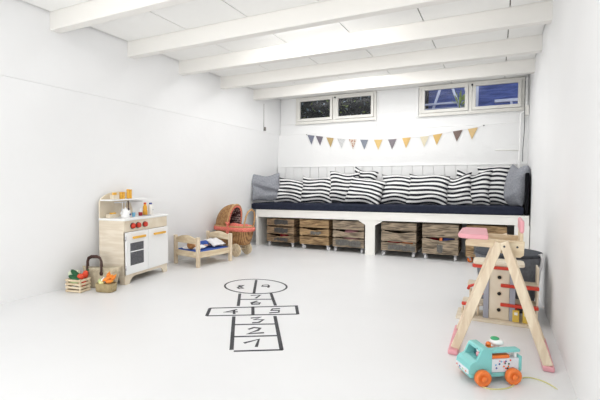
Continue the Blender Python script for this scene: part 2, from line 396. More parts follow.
cu = MB().box(.252, .285, FY + .0, 5.2, .522, .95)
tag(cu.build('side_cushion', M['black'], None, bevel=.012, seg=3), 'black upright cushion against the right wall at the bench end', 'cushion')

# ------------------------------------------------------------------ pillows
def pillow(name, w, h, t, m, seed, fold=0, pinch=.09):
    rnd = random.Random(seed); N = 22; bm = bmesh.new(); uvl = bm.loops.layers.uv.new('uv')
    ph = [rnd.uniform(0, 6.3) for _ in range(6)]
    sag = rnd.uniform(.0, .02)
    def pt(i, j, sgn):
        u = -1 + 2 * i / N; v = -1 + 2 * j / N
        x = w / 2 * u * (1 - pinch * (1 - v * v) * abs(u) ** 3); y = h / 2 * v * (1 - pinch * (1 - u * u) * abs(v) ** 3)
        k = max(0, (1 - u ** 4) * (1 - v ** 4))
        z = sgn * t / 2 * k ** .55 * (1 - .25 * v)
        z *= .55 + .45 * min(1, (v + 1) / .5)
        z += k * .006 * (math.sin(5 * u + 3 * v + ph[0]) + .7 * math.sin(9 * v - 4 * u + ph[1]))
        x += .006 * math.sin(7 * v + ph[2]); y += .014 * math.sin(3.5 * u + ph[3]) * (1 if abs(v) > .3 else .5) - sag * (1 - abs(u)) * (v + 1)
        if fold: z += fold * math.exp(-((v + .35 * u + .2) / .13) ** 2) * -.03 * k
        return (x, y, z)
    G = {}
    for sgn in (1, -1):
        for i in range(N + 1):
            for j in range(N + 1):
                e = i in (0, N) or j in (0, N); key = (i, j, 0 if e else sgn)
                if key not in G: G[key] = bm.verts.new(pt(i, j, 0 if e else sgn))
    for sgn in (1, -1):
        for i in range(N):
            for j in range(N):
                q = [(i, j), (i + 1, j), (i + 1, j + 1), (i, j + 1)]
                if sgn < 0: q = q[::-1]
                f = bm.faces.new([G[(a, b2, 0 if a in (0, N) or b2 in (0, N) else sgn)] for a, b2 in q]); f.smooth = True
                for lp, (a, b2) in zip(f.loops, q):
                    u = -1 + 2 * a / N; v = -1 + 2 * b2 / N
                    lp[uvl].uv = (a / N * w, b2 / N * h + .013 * u * u + seed * .013)
    me = bpy.data.meshes.new(name); bm.to_mesh(me); bm.free(); me.materials.append(m)
    o = bpy.data.objects.new(name, me); C.objects.link(o)
    s = o.modifiers.new('sub', 'SUBSURF'); s.levels = 1; s.render_levels = 1
    return o
def put(o, x, y, z, lean, yaw, roll, h):
    Rm = Matrix.Rotation(math.radians(yaw), 4, 'Z') @ Matrix.Rotation(math.radians(90 - lean), 4, 'X') @ Matrix.Rotation(math.radians(roll), 4, 'Z')
    ctr = Vector((x, y, z)) + (Matrix.Rotation(math.radians(yaw), 4, 'Z') @ Matrix.Rotation(math.radians(90 - lean), 4, 'X')) @ Vector((0, h / 2, 0))
    o.matrix_world = Matrix.Translation(ctr) @ Rm
LB = 'black and white striped pillow '
PIL = [  # x, y, w, h, lean, yaw, roll, label
    (-2.50, 4.95, .46, .37, 14, 12, -8, LB + 'next to the left grey pillow, stripes dipping to the right'),
    (-2.15, 4.97, .46, .39, 12, 6, -3, LB + 'second along from the left grey pillow'),
    (-1.80, 5.03, .42, .44, 10, 6, -1, LB + 'third from the left, upright and partly behind the tilted one'),
    (-1.465, 4.86, .48, .38, 18, 0, -10, LB + 'lying tilted in front of two others left of centre'),
    (-1.58, 5.15, .34, .47, 6, 0, -14, LB + 'showing only its top corners behind the tilted front one'),
    (-1.07, 4.97, .45, .40, 12, 6, -3, LB + 'right of the tilted front one, above the bench post'),
    (-.72, 4.93, .48, .39, 13, 4, -4, LB + 'widest and roundest, right of the one above the post'),
    (-.455, 4.99, .41, .40, 12, -10, 4, LB + 'with a deep crease, third from the right grey pillow'),
    (-.255, 5.04, .40, .43, 10, -8, -1, LB + 'second from the right grey pillow'),
    (-.04, 5.08, .36, .49, 8, -4, 1, LB + 'tallest, tucked behind the right grey pillow'),
]
for i, (x, y, w, h, ln, yw, rl, lab) in enumerate(PIL):
    o = pillow('pillow', w, h, .13, M['strp'], i + 1, fold=1 if i in (7, 0) else 0)
    put(o, x, y - .06, .575 + zt(x), ln, yw, rl, h); tag(o, lab, 'pillow', 'striped pillows on the bench')
o = pillow('pillow', .42, .38, .12, M['grey'], 31, fold=2.2, pinch=.05); put(o, -2.815, 4.76, .585, 12, 42, 3, .38)
tag(o, 'plain grey linen pillow with a fold at the left end of the bench', 'pillow')
o = pillow('pillow', .32, .44, .17, M['grey'], 37, pinch=.0); put(o, .172, 4.86, .60, 5, -64, -4, .44)
tag(o, 'plain grey linen pillow at the right end of the bench', 'pillow')

# ------------------------------------------------------------------ crates
def crate(x0, w, rows, wm, label, stamp=None, orange=False, dip=()):
    ztop = .398 + zt(x0 + w / 2); D = .46; y = 4.615
    t = thing('wooden_crate', label, 'crate', (x0 + w / 2, y, 0), 0, 'crates on casters under the bench')
    hw = w / 2; z0 = .066; rc = random.Random(int(-x0 * 100))
    MB().box(-hw + .012, hw - .012, .012, D - .012, z0, z0 + .012).build('bottom_board', wm, t)
    H = ztop - z0; gp = .016
    tot = sum(rows); zz = z0; fr = []
    for k, r in enumerate(rows):
        hh = (H - gp * (len(rows) - 1)) * r / tot; fr.append((zz, zz + hh)); zz += hh + gp
    for k, (a, c) in enumerate(fr):
        f = MB()
        if k in dip:   # hand hold: arched dip along the top of the board
            n = 12; poly = [(-hw, a), (hw, a), (hw, c)] + [(hw * (1 - 2 * (i + .5) / n), c - .02 * max(0, math.cos((1 - 2 * (i + .5) / n) * PI * .75))) for i in range(n)] + [(-hw, c)]
            f.prism(poly, 'y', 0, .012)
        else: f.box(-hw, hw, 0, .012, a, c)
        s = f.build('front_slat', wm, t, bevel=.002)
        s.location.x = 0
        b = MB()
        b.box(-hw, -hw + .012, .0125, D, a, c).build('side_slat', wm, t, bevel=.002)
        MB().box(hw - .012, hw, .0125, D, a, c).build('side_slat', wm, t, bevel=.002)
        MB().box(-hw + .012, hw - .012, D - .012, D, a, c).build('back_slat', wm, t, bevel=.002)
        if stamp and k in stamp[0]:
            u0, u1 = stamp[1]; q = (c - a)
            pts = []
            n = 10
            zb0, zb1 = a + q * .12, c - q * (.12 if k not in dip else .35)
            rr = random.Random(k + int(100 * w) + int(-x0 * 10))
            pts = [(w * (u0 + (u1 - u0) * i / n) - hw, zb0 + rr.uniform(-.006, .016)) for i in range(n + 1)] + [(w * (u1 - (u1 - u0) * i / n) - hw, zb1 - rr.uniform(-.004, .016)) for i in range(n + 1)]
            MB().prism(pts, 'y', -.0012, .0002).build('dark_patch', M[stamp[2]], s)
    for sx in (-1, 1):
        for yy in (.02, D - .02):
            px = sx * (hw - .024)
            MB().box(px - .012, px + .012, yy - .0075, yy + .0075, z0 + .012, ztop - .004).build('corner_post', wm, t)
    for sx in (-1, 1):
        for yy in (.035, D - .045):
            px = sx * (hw - .03); oo = orange and sx < 0 and yy < .1
            r_ = .0295 if oo else .0245; ph = rc.uniform(-1.1, 1.1)
            cs = MB().box(-.019, .019, -.019, .019, .060, .066).cyl((0, 0, .052), (0, 0, .06), .012, 12).prism([(-.012, .052), (.012, .052), (.022, .02), (.012, .016)], 'x', -.0165, -.0135).prism([(-.012, .052), (.012, .052), (.022, .02), (.012, .016)], 'x', .0135, .0165).box(-.0165, .0165, -.012, .012, .0515, .054).build('caster', M['metal'], t, bevel=.001)
            cs.location = (px, yy, 0); cs.rotation_euler.z = ph
            wh = MB().lathe([(.0, -.012), (r_ - .004, -.012), (r_, -.009), (r_, .009), (r_ - .004, .012), (.0, .012)], (0, .015, r_ + .0005), 18, 'x').build('wheel', M['orange'] if oo else M['caster'], cs)
            if oo: cs['label'] = 'orange caster wheel'
    return t
ROW = 'wooden crate under the bench, '
crate(-2.728, .40, (1, 1, 1), M['crate'], ROW + 'farthest left, with dark stains on all boards', ((0, 1, 2), (.28, .78), 'stencil'), dip=(0,))
crate(-2.245, .395, (1, .9, 1), M['crateo'], ROW + 'amber coloured, second from the left, with a curved hand hold', ((1,), (.38, .74), 'stencil2'), dip=(1,))
crate(-1.795, .395, (1.05, .85, 1.1), M['crateg'], ROW + 'just left of its post, grey print on lowest board', ((0,), (.1, .9), 'stencil2'), dip=(1,))
crate(-1.195, .395, (.9, 1.1, .85), M['crateg'], ROW + 'just right of its post, grey print on lowest board', ((0,), (.2, .98), 'stencil2'), dip=(1,))
crate(-.735, .375, (1.15, 1.0), M['crateg'], ROW + 'of only two wide boards with a small dark mark', ((0,), (.42, .58), 'stencil2'), dip=(0,))
crate(-.285, .385, (1, 1), M['crateo'], ROW + 'farthest right, behind the doll high chair', ((0,), (.2, .6), 'stencil2'), True)
def tball(x, y, r, m, lab, zb=.079): tag(MB().ball((x, y, zb + r), r).build('play_ball', M[m]), lab, 'ball')
tball(-1.60, 4.76, .106, 'pink', 'pink play ball inside the crate left of the bench post')
tball(-1.06, 4.73, .09, 'dred', 'dark red play ball inside the crate right of the bench post')
tball(-.90, 4.74, .084, 'orange', 'orange play ball inside the crate right of the bench post')
tball(-.475, 4.75, .1, 'navycap', 'dark blue play ball inside the two-board crate')
tball(-.64, 4.75, .08, 'dred', 'dark red play ball inside the two-board crate')
tball(-2.53, 4.74, .06, 'dred', 'dark red play ball inside the stained crate')
tag(MB().bar((-.55, 4.652, .08), (-.535, 4.652, .30), .03, .03).build('toy_block', M['orange'], bevel=.004), 'orange wooden bar standing in the two-board crate', 'toy block')

# ------------------------------------------------------------------ bunting
YF = YB - .037
FL = [(-2.421, 1.518), (-2.288, 1.498), (-2.127, 1.47), (-1.962, 1.449), (-1.794, 1.435), (-1.631, 1.422), (-1.438, 1.414), (-1.25, 1.413), (-1.068, 1.425), (-.843, 1.432), (-.685, 1.452), (-.451, 1.484), (-.281, 1.505)]
gb, gp_, mu, ye = (.20, .21, .27), (.17, .15, .18), (.50, .36, .16), (.74, .53, .22)
FM = [mat('flag_grey_blue', gb, .85, .1, 60), mat('flag_plum', gp_, .85, .1, 60), mat('flag_mustard', mu, .85, .1, 60), dots('flag_grey_print', (.62, .62, .62), (.2, .2, .22), 70, .35), dots('flag_red_dots', (.72, .66, .58), (.36, .09, .04), 45, .42), mat('flag_slate', (.24, .26, .31), .85, .1, 60), mat('flag_yellow', ye, .85, .05, 60), mat('flag_mauve', (.25, .22, .24), .85, .1, 60), mat('flag_gold', (.74, .50, .20), .85, .05, 60), mat('flag_cream', (.74, .67, .50), .85, .05, 60), mat('flag_ochre', (.70, .47, .17), .85, .05, 60), checks('flag_brown_check', (.10, .07, .06), (.30, .22, .19), 90), dots('flag_ochre_print', (.70, .50, .24), (.5, .4, .25), 70, .3)]
bt = thing('bunting', 'string of thirteen small fabric pennants across the back wall', 'bunting', (-1.35, YF, 1.42))
MB().tube([(-2.49 + 1.35, 0, 1.53 - 1.42)] + [(x + 1.35, 0, z - 1.42) for x, z in FL] + [(-.16 + 1.35, 0, 1.529 - 1.42)], .0018, 6).build('string', M['linen'], bt)
MB().cyl((1.19, .0065, .11), (1.19, -.01, .11), .007, 8).build('nail', M['darkm'], bt)
MB().cyl((-1.14, .0065, .11), (-1.14, -.01, .11), .005, 8).build('nail', M['darkm'], bt)
for i, ((x, z), m) in enumerate(zip(FL, FM)):
    a = (FL[min(i + 1, 12)][1] - FL[max(i - 1, 0)][1]) / (FL[min(i + 1, 12)][0] - FL[max(i - 1, 0)][0])
    w = .056; h = .135; dx = -a * h * .5
    X, Z = x + 1.35, z - 1.42
    MB().prism([(X - w, Z - a * w), (X + dx, Z - h), (X + w, Z + a * w)], 'y', -.0025, -.001).build('pennant', m, bt)

# ------------------------------------------------------------------ hopscotch (tape on the floor)
hs = thing('hopscotch', 'hopscotch grid of black tape with numbers on the white floor', 'floor marking', (-1.45, 2.3, 0))
def strip(b, pts, w, closed=False):
    pts = [Vector((x + 1.45, y - 2.3, 0)) for x, y in pts]; n = len(pts); L_ = []
    for i, p in enumerate(pts):
        d = (pts[(i + 1) % n] - pts[i - 1]) if closed else pts[min(i + 1, n - 1)] - pts[max(i - 1, 0)]
        d.normalize(); s = Vector((-d.y, d.x, 0)) * w / 2; L_.append((p + s, p - s))
    for i in range(n if closed else n - 1):
        (a, c), (e, g) = L_[i], L_[(i + 1) % n]; u = Vector((0, 0, .0012))
        b.hexa([c, g, e, a, c + u, g + u, e + u, a + u])
LN = dict(left=[(-1.473, 2.086), (-1.188, 1.662)], right=[(-1.246, 2.21), (-.962, 1.775)], bottom=[(-1.168, 1.653), (-.956, 1.778)], l12=[(-1.283, 1.807), (-1.075, 1.93)], l23=[(-1.386, 1.967), (-1.171, 2.088)],
    cl=[(-1.633, 2.02), (-1.134, 2.31)], cu=[(-1.713, 2.154), (-1.216, 2.46)], ce=[(-1.713, 2.154), (-1.633, 2.02)], cr=[(-1.223, 2.467), (-1.132, 2.306)], cm=[(-1.476, 2.312), (-1.382, 2.166)],
    sl=[(-1.738, 2.54), (-1.573, 2.28)], sr=[(-1.534, 2.657), (-1.351, 2.403)], s67=[(-1.651, 2.413), (-1.439, 2.526)], cd=[(-1.853, 2.957), (-1.649, 2.599)])
for k, pts in LN.items():
    b = MB(); strip(b, pts, .021 if k in ('left', 'right', 'sl', 'sr', 'ce', 'cr', 'cm', 'cd') else .015); b.build('tape_line', M['tape'], hs)
b = MB(); cc = (-1.752, 2.787); strip(b, [(cc[0] + .262 * math.cos(t), cc[1] + .218 * math.sin(t)) for t in [2 * PI * i / 40 for i in range(40)]], .015, True); b.build('tape_circle', M['tape'], hs)
DG = [[[(-1.18, 1.762), (-1.137, 1.841), (-1.096, 1.749)]], [[(-1.269, 1.94), (-1.255, 1.979), (-1.217, 1.986), (-1.212, 1.953), (-1.236, 1.879), (-1.161, 1.935)]],
    [[(-1.362, 2.109), (-1.315, 2.151), (-1.328, 2.093), (-1.276, 2.12), (-1.276, 2.066), (-1.308, 2.041)]], [[(-1.535, 2.211), (-1.577, 2.127), (-1.504, 2.174)], [(-1.545, 2.19), (-1.499, 2.127)]],
    [[(-1.29, 2.356), (-1.332, 2.329), (-1.325, 2.296), (-1.276, 2.32), (-1.261, 2.287), (-1.309, 2.247)]], [[(-1.517, 2.437), (-1.533, 2.381), (-1.507, 2.353), (-1.468, 2.378), (-1.476, 2.409), (-1.524, 2.379)]],
    [[(-1.638, 2.536), (-1.577, 2.574), (-1.565, 2.49)]], [[(-1.882, 2.733), (-1.851, 2.76), (-1.845, 2.70), (-1.80, 2.68), (-1.82, 2.655), (-1.855, 2.68), (-1.86, 2.72), (-1.882, 2.733)]],
    [[(-1.65, 2.815), (-1.70, 2.80), (-1.712, 2.835), (-1.68, 2.862), (-1.655, 2.835), (-1.635, 2.79)]]]
for d in DG:
    b = MB()
    for pts in d: strip(b, pts, .017)
    b.build('numeral', M['tape'], hs)

# ------------------------------------------------------------------ toy kitchen
K = thing('toy_kitchen', 'birch toy kitchen with white doors and red knobs against the left wall', 'toy kitchen', (-2.712, 2.325, 0), math.radians(98))
KW, KD = .555, .258
for x0 in (0, KW - .014):
    MB().prism([(.012, 0), (.05, 0), (.06, .04), (KD - .06, .04), (KD - .05, 0), (KD, 0), (KD, .524), (.012, .524)], 'x', x0, x0 + .014).build('side_panel', M['plyside'], K, bevel=.002)
MB().box(.014, KW - .014, KD - .008, KD, .04, .524).build('back_panel', M['plyside'], K)
MB().box(.014, KW - .014, .02, KD - .008, .07, .08).build('bottom_board', M['ply'], K)
pl = [(0, 0), (.055, 0), (.065, .025), (.085, .045), (.12, .055), (KW - .12, .055), (KW - .085, .045), (KW - .065, .025), (KW - .055, 0), (KW, 0), (KW, .078), (0, .078)]
MB().prism(pl, 'y', 0, .0118).build('plinth', M['ply'], K, bevel=.002)
MB().box(0, KW, 0, .0118, .432, .524).build('control_panel', M['ply'], K, bevel=.002)
MB().box(-.006, KW + .006, -.012, KD, .524, .540).build('counter', M['white'], K, bevel=.004)
MB().lathe([(.0, .0), (.052, .0), (.052, .003), (.0, .003)], (.38, .10, .540), 24).build('hob', M['elev'], K)
mid = .276
d1 = MB().box(.002, mid - .002, -.013, -.001, .081, .430).build('door', M['white'], K, bevel=.003); d1['label'] = 'white oven door with mesh window'
MB().box(.05, .212, -.0145, -.0128, .152, .337).build('oven_window', M['mesh'], d1, bevel=.0005)
MB().box(.05, .212, -.018, -.0146, .262, .270).build('rack_bar', M['white'], d1)
MB().box(.066, .222, -.036, -.026, .372, .392).box(.076, .09, -.027, -.0129, .375, .389).box(.198, .212, -.027, -.0129, .375, .389).build('handle', M['yel'], d1, bevel=.004)
for z in (.14, .38): MB().cyl((-.002, -.012, z - .018), (-.002, -.012, z + .018), .006, 10).build('hinge', M['metal'], d1)
d2 = MB().box(mid + .002, KW - .002, -.013, -.001, .081, .430).build('door', M['white'], K, bevel=.003)
MB().box(.335, .495, -.036, -.026, .372, .392).box(.345, .359, -.027, -.0129, .375, .389).box(.471, .485, -.027, -.0129, .375, .389).build('handle', M['yel'], d2, bevel=.004)
for x in (.092, .157, .242):
    k = MB().cyl((x, -.002, .478), (x, -.006, .478), .026, 22).build('knob', M['darkm'], K)
    MB().lathe([(.0, -.026), (.014, -.026), (.021, -.022), (.022, -.0065), (.0, -.0065)], (x, 0, .478), 20, 'y').build('knob_cap', M['red'], k)
n = 20; bp = [(0, .540), (.445, .540), (.445, .665)] + [(.2225 + .2225 * math.cos(PI * i / n), .665 + .092 * math.sin(PI * i / n)) for i in range(1, n)] + [(0, .665)]
MB().prism(bp, 'y', KD - .012, KD).build('splashback', M['ply'], K, bevel=.001)
MB().box(.005, .44, .13, KD - .0125, .684, .695).build('shelf', M['white'], K, bevel=.002)
MB().cyl((.06, .148, .668), (.40, .148, .668), .004, 8).build('hanging_rail', M['metal'], K)
# world transform for things that stand on the kitchen
def kw(x, y, z):
    v = Matrix.Rotation(math.radians(98), 3, 'Z') @ Vector((x, y, 0)); return (-2.712 + v.x, 2.325 + v.y, z)
def item(name, label, cat, x, y, z, parts, group=None, rz=math.radians(98)):
    t = thing(name, label, cat, kw(x, y, z), rz, group)
    for pn, b, m in parts: b.build(pn, M[m], t, bevel=.001)
    return t
item('toy_bread', 'small wooden toy block with orange slice at left of the kitchen shelf', 'toy food', .102, .185, .6955, [('body', MB().box(-.032, .032, -.018, .018, 0, .036), 'ply'), ('slice', MB().box(-.022, .018, -.006, .006, .036, .056), 'yel')])
for x, h, lab in ((.175, .058, 'short yellow toy jar left of the other short one on the kitchen shelf'), (.203, .058, 'short yellow toy jar right of the other short one on the kitchen shelf'), (.262, .082, 'tall yellow toy jar left of the tallest pair on the kitchen shelf'), (.291, .080, 'tall yellow toy jar farthest right on the kitchen shelf')):
    item('toy_jar', lab, 'toy jar', x, .185, .6955, [('jar', MB().lathe([(.0, 0), (.0125, 0), (.0125, h - .012), (.0, h - .012)], n=14), 'yel'), ('lid', MB().lathe([(.0, h - .0115), (.0132, h - .0115), (.0132, h), (.0, h)], n=14), 'amber')], 'yellow toy jars on the kitchen shelf')
item('toy_box', 'low wooden toy box with an orange lid at the back of the counter', 'toy box', .09, .195, .5405, [('body', MB().box(-.055, .045, -.022, .022, 0, .03), 'ply'), ('lid', MB().box(-.022, .022, -.014, .014, .0305, .042), 'yel')])
item('toy_pot', 'white toy kettle on the toy kitchen counter', 'toy kettle', .13, .10, .5405, [('body', MB().lathe([(.0, 0), (.033, 0), (.036, .012), (.035, .035), (.028, .055), (.02, .066), (.0, .066)]), 'white'), ('lid', MB().lathe([(.0, .0665), (.02, .0665), (.016, .074), (.005, .078), (.006, .086), (.0, .088)]), 'white'), ('spout', MB().tube([(.03, 0, .03), (.046, 0, .045), (.052, 0, .062)], [.009, .007, .005], 10), 'white'), ('handle', MB().tube([(-.03, 0, .05), (-.05, 0, .052), (-.055, 0, .035), (-.034, 0, .018)], .004, 8), 'white'), ('emblem', MB().cyl((.016, -.0325, .026), (.016, -.0365, .026), .008, 12), 'navycap')])
item('toy_cup', 'light blue toy cup beside the white kettle', 'toy cup', .222, .095, .5405, [('cup', MB().lathe([(.0, 0), (.012, 0), (.016, .036), (.0145, .036), (.011, .004), (.0, .004)]), 'lblue'), ('spoon', MB().cyl((.0, 0, .005), (-.008, 0, .065), .003, 8), 'white')])
item('toy_bottle', 'small dark red toy bottle with white top on the counter', 'toy bottle', .328, .11, .5405, [('body', MB().lathe([(.0, 0), (.017, 0), (.017, .032), (.0, .032)]), 'dred'), ('cap', MB().lathe([(.0, .0325), (.013, .0325), (.010, .05), (.006, .066), (.0, .066)]), 'white')])
item('toy_bottle', 'amber yellow toy bottle with red cap on the counter', 'toy bottle', .402, .12, .5405, [('body', MB().lathe([(.0, 0), (.021, 0), (.021, .04), (.017, .05), (.019, .062), (.017, .08), (.012, .09), (.012, .1), (.0, .1)]), 'amber'), ('cap', MB().lathe([(.0, .1005), (.0125, .1005), (.0125, .114), (.0, .114)]), 'red')])
item('toy_bottle', 'cream toy bottle with blue cap at the right of the counter', 'toy bottle', .472, .115, .5405, [('body', MB().lathe([(.0, 0), (.022, 0), (.022, .085), (.018, .094), (.0, .094)]), 'cream'), ('cap', MB().lathe([(.0, .0945), (.0135, .0945), (.0135, .11), (.0, .11)]), 'navycap'), ('label_sticker', MB().cyl((.006, -.0205, .045), (.006, -.0228, .045), .006, 10), 'elev')])
item('toy_ladle', 'grey toy ladle hanging from the kitchen shelf', 'toy utensil', .14, .143, .59, [('handle', MB().tube([(0, .005, .08), (0, -.002, .085), (0, -.003, .075), (0, -.003, .02)], .003, 8), 'metal'), ('bowl', MB().ball((0, -.003, .012), .013, 1, .7, 1), 'metal')])
item('toy_whisk', 'grey toy whisk hanging between ladle and dark spoon', 'toy utensil', .175, .143, .59, [('handle', MB().tube([(0, .005, .08), (0, -.002, .085), (0, -.003, .075), (0, -.003, .03)], .003, 8), 'metal'), ('wires', MB().tube([(-.006 * 0, -.003, .03), (-.011, -.003, .012), (0, -.003, -.004), (.011, -.003, .012), (0, -.003, .03)], .0016, 6), 'metal')])
item('toy_spoon', 'dark brown toy spoon hanging from the kitchen shelf', 'toy utensil', .212, .143, .59, [('handle', MB().tube([(0, .005, .08), (0, -.002, .085), (0, -.003, .075), (0, -.003, .02)], .0045, 8), 'leather'), ('blade', MB().ball((0, -.003, .008), .017, .8, .35, 1.2), 'leather')])

# ------------------------------------------------------------------ veg crate, bag, small basket
def vrot(cx, cy, deg, z=0):
    Rm = Matrix.Rotation(math.radians(deg), 3, 'Z')
    return lambda x, y, zz: tuple(Vector((cx, cy, z)) + Rm @ Vector((x, y, zz)))
vc = thing('vegetable_crate', 'small pale slatted toy crate of vegetables by the left wall', 'crate', (-2.89, 2.04, 0), math.radians(10))
hw, hd = .070, .053
for z in (.004, .03, .056, .084):
    a = z + .016
    for yy in (-hd, hd - .005): MB().box(-hw, hw, yy, yy + .005, z, a).build('slat', M['pineX'], vc, bevel=.001)
    for xx in (-hw, hw - .005): MB().box(xx, xx + .005, -hd + .005, hd - .005, z, a).build('slat', M['pineX'], vc, bevel=.001)
for sx in (-1, 1):
    for sy in (-1, 1): MB().box(*sorted((sx * (hw - .006), sx * (hw - .018))), *sorted((sy * (hd - .006), sy * (hd - .018))), 0, .102).build('corner_post', M['pineZ'], vc)
MB().box(-hw + .006, hw - .006, -hd + .006, hd - .006, .002, .006).build('base_board', M['pine'], vc)
V0 = vrot(-2.89, 2.04, 10)
V = lambda x, y, z: V0(x * 1.05, y * 1.05, z * 1.04 + .004)
def veg(name, label, cat, parts):
    t = thing(name, label, cat, parts[0][3])
    for pn, fn, m, c in parts: fn(MB(), Vector(c) - Vector(parts[0][3])).build(pn, M[m], t)
    return t
VS = [1.2]
def ell(r0, sx, sy, sz, eu): r = r0 * VS[0]; return lambda b, c: b.ball(c, r, sx, sy, sz, Euler(eu))
veg('toy_cucumber', 'dark green toy cucumber sticking up in the vegetable crate', 'toy vegetable', [('fruit', ell(.017, 1, 1, 3.0, (0, -.9, .2)), 'green', V(-.005, -.01, .118)), ('tip', ell(.005, 1, 1, 1, (0, 0, 0)), 'lgreen', V(-.046, -.012, .15))])
veg('toy_cucumber', 'dark green toy cucumber lying lower in the vegetable crate', 'toy vegetable', [('fruit', ell(.015, 1, 1, 3.2, (0, -1.35, .1)), 'green', V(-.005, -.03, .10))])
veg('toy_lettuce', 'pale green toy lettuce at the left back of the vegetable crate', 'toy vegetable', [('head', ell(.028, 1, 1, 1.35, (0, .2, 0)), 'cgreen', V(-.035, .02, .105)), ('leaf', ell(.022, 1.2, .4, 1.3, (0, -.4, .6)), 'cgreen', V(-.05, .0, .115))])
veg('toy_tomato', 'red toy tomato at the front right of the vegetable crate', 'toy vegetable', [('fruit', ell(.022, 1, 1, .9, (0, 0, 0)), 'tomato', V(.032, -.008, .108)), ('stalk', ell(.005, 1, 1, 1, (0, 0, 0)), 'green', V(.032, -.008, .127))])
veg('toy_pepper', 'red toy pepper leaning at the right end of the vegetable crate', 'toy vegetable', [('fruit', ell(.018, 1, 1, 1.8, (.3, .6, 0)), 'tomato', V(.042, .025, .118)), ('stalk', ell(.005, 1, 1, 1.4, (0, 0, 0)), 'green', V(.062, .03, .15))])
veg('toy_leek', 'light green toy leek low inside the vegetable crate', 'toy vegetable', [('stem', ell(.018, 2.4, 1, 1, (0, 0, .1)), 'lgreen', V(-.012, -.018, .07))])
veg('toy_beet', 'red toy beet low inside the vegetable crate', 'toy vegetable', [('root', ell(.026, 1, 1, 1, (0, 0, 0)), 'tomato', V(.034, .0, .06))])
# straw bag with leather handles
bgv = (-2.835, 2.205); bg = thing('straw_bag', 'straw shopping bag with dark leather handles beside the toy kitchen', 'bag', (*bgv, 0), math.radians(24))
b = MB(); n = 28; secs = []
for z, w, d in ((.0, .105, .035), (.01, .115, .042), (.08, .135, .04), (.135, .15, .03), (.158, .155, .022), (.158, .148, .017), (.135, .143, .024), (.08, .128, .033), (.015, .105, .034)):
    secs.append([b.bm.verts.new((math.copysign(abs(math.cos(t)) ** .6, math.cos(t)) * w, math.copysign(abs(math.sin(t)) ** .8, math.sin(t)) * d, z + (.012 * math.cos(t) ** 2 if z > .13 else 0))) for t in [2 * PI * k / n for k in range(n)]])
fs = []
for A, B in zip(secs, secs[1:]):
    for k in range(n): fs.append(b.bm.faces.new((A[k], A[(k + 1) % n], B[(k + 1) % n], B[k])))
b._tag(fs, True); b._tag([b.bm.faces.new(secs[0][::-1]), b.bm.faces.new(secs[-1])])
b.build('bag_body', M['straw'], bg)
for yy, tilt in ((-.027, 0), (.022, -.008)):
    pts = [(-.078, yy, .115), (-.078, yy - .004, .16), (-.077, yy + tilt, .215), (-.068, yy + tilt, .243), (-.045, yy + tilt, .256), (-.0, yy + tilt, .256), (.024, yy + tilt, .243), (.034, yy + tilt, .215), (.036, yy - .004, .16), (.036, yy, .115)]
    pts = [(x - .018 - (.027 if yy > 0 else 0), y - (.016 if yy < 0 else -.012) * (1 if z < .13 else .5), z) for x, y, z in pts]
    if yy > 0: pts = [(x, y, z - max(0, z - .15) * .2) for x, y, z in pts]
    MB().tube(pts, .0085, 8).build('handle', M['leather'], bg)
    for x in (pts[0][0], pts[-1][0]): MB().ball((x, pts[0][1], .118), .014, 1, .45, 1.3).build('leather_tab', M['leather'], bg)
sbp = (-2.69, 2.13); sb = thing('small_basket', 'small tan fabric basket of toy vegetables in front of the straw bag', 'basket', (*sbp, 0), math.radians(12))
b = MB(); secs = []; n = 28
for z, w, d in ((.0, .062, .036), (.004, .07, .044), (.04, .074, .047), (.066, .074, .047), (.068, .071, .044), (.06, .069, .043), (.03, .066, .04)):
    secs.append([b.bm.verts.new((math.copysign(abs(math.cos(t)) ** .45, math.cos(t)) * w, math.copysign(abs(math.sin(t)) ** .45, math.sin(t)) * d, z)) for t in [2 * PI * k / n for k in range(n)]])
fs = []
for A, B in zip(secs, secs[1:]):
    for k in range(n): fs.append(b.bm.faces.new((A[k], A[(k + 1) % n], B[(k + 1) % n], B[k])))
b._tag(fs, True); b._tag([b.bm.faces.new(secs[0][::-1]), b.bm.faces.new(secs[-1])])
b.build('basket_body', M['burlap'], sb)
V = vrot(-2.69, 2.13, 12)
VS[0] = 1.0
veg('toy_onion', 'white toy onion at the left of the small basket', 'toy vegetable', [('bulb', ell(.02, 1, 1, 1, (0, 0, 0)), 'white', V(-.022, .0, .083)), ('tip', ell(.005, 1, 1, 1.5, (0, 0, 0)), 'white', V(-.022, .0, .104))])
veg('toy_cabbage', 'light green toy cabbage at the left end of the small basket', 'toy vegetable', [('head', ell(.021, 1, 1, .95, (0, 0, 0)), 'lgreen', V(-.053, .004, .074))])
veg('toy_pear', 'pale yellow toy pear at the front of the small basket', 'toy vegetable', [('fruit', ell(.017, 1.3, 1, .9, (0, 0, .2)), 'lemon', V(-.022, -.026, .070))])
for q, (x, y, z, e, lab) in enumerate(((.012, -.012, .098, (0, 1.2, .5), 'orange toy carrot lying in front in the small basket'), (.038, -.016, .082, (0, 1.35, .1), 'orange toy carrot lowest at the right of the small basket'), (.030, .012, .112, (0, 1.0, -.3), 'orange toy carrot in the middle of the pile in the small basket'), (.005, .018, .118, (.2, .5, .2), 'orange toy carrot standing highest in the small basket'), (.052, .012, .102, (0, .7, .4), 'orange toy carrot at the right back of the small basket'))):
    R3 = Euler(e).to_matrix(); tip = Vector(V(x, y, z)) + R3 @ Vector((0, 0, .036))
    veg('toy_carrot', lab, 'toy vegetable', [('root', ell(.0145, 1, 1, 2.2, e), 'carrot', V(x, y, z)), ('crown', ell(.005, 1, 1, 1.2, e), 'amber', tuple(tip))])

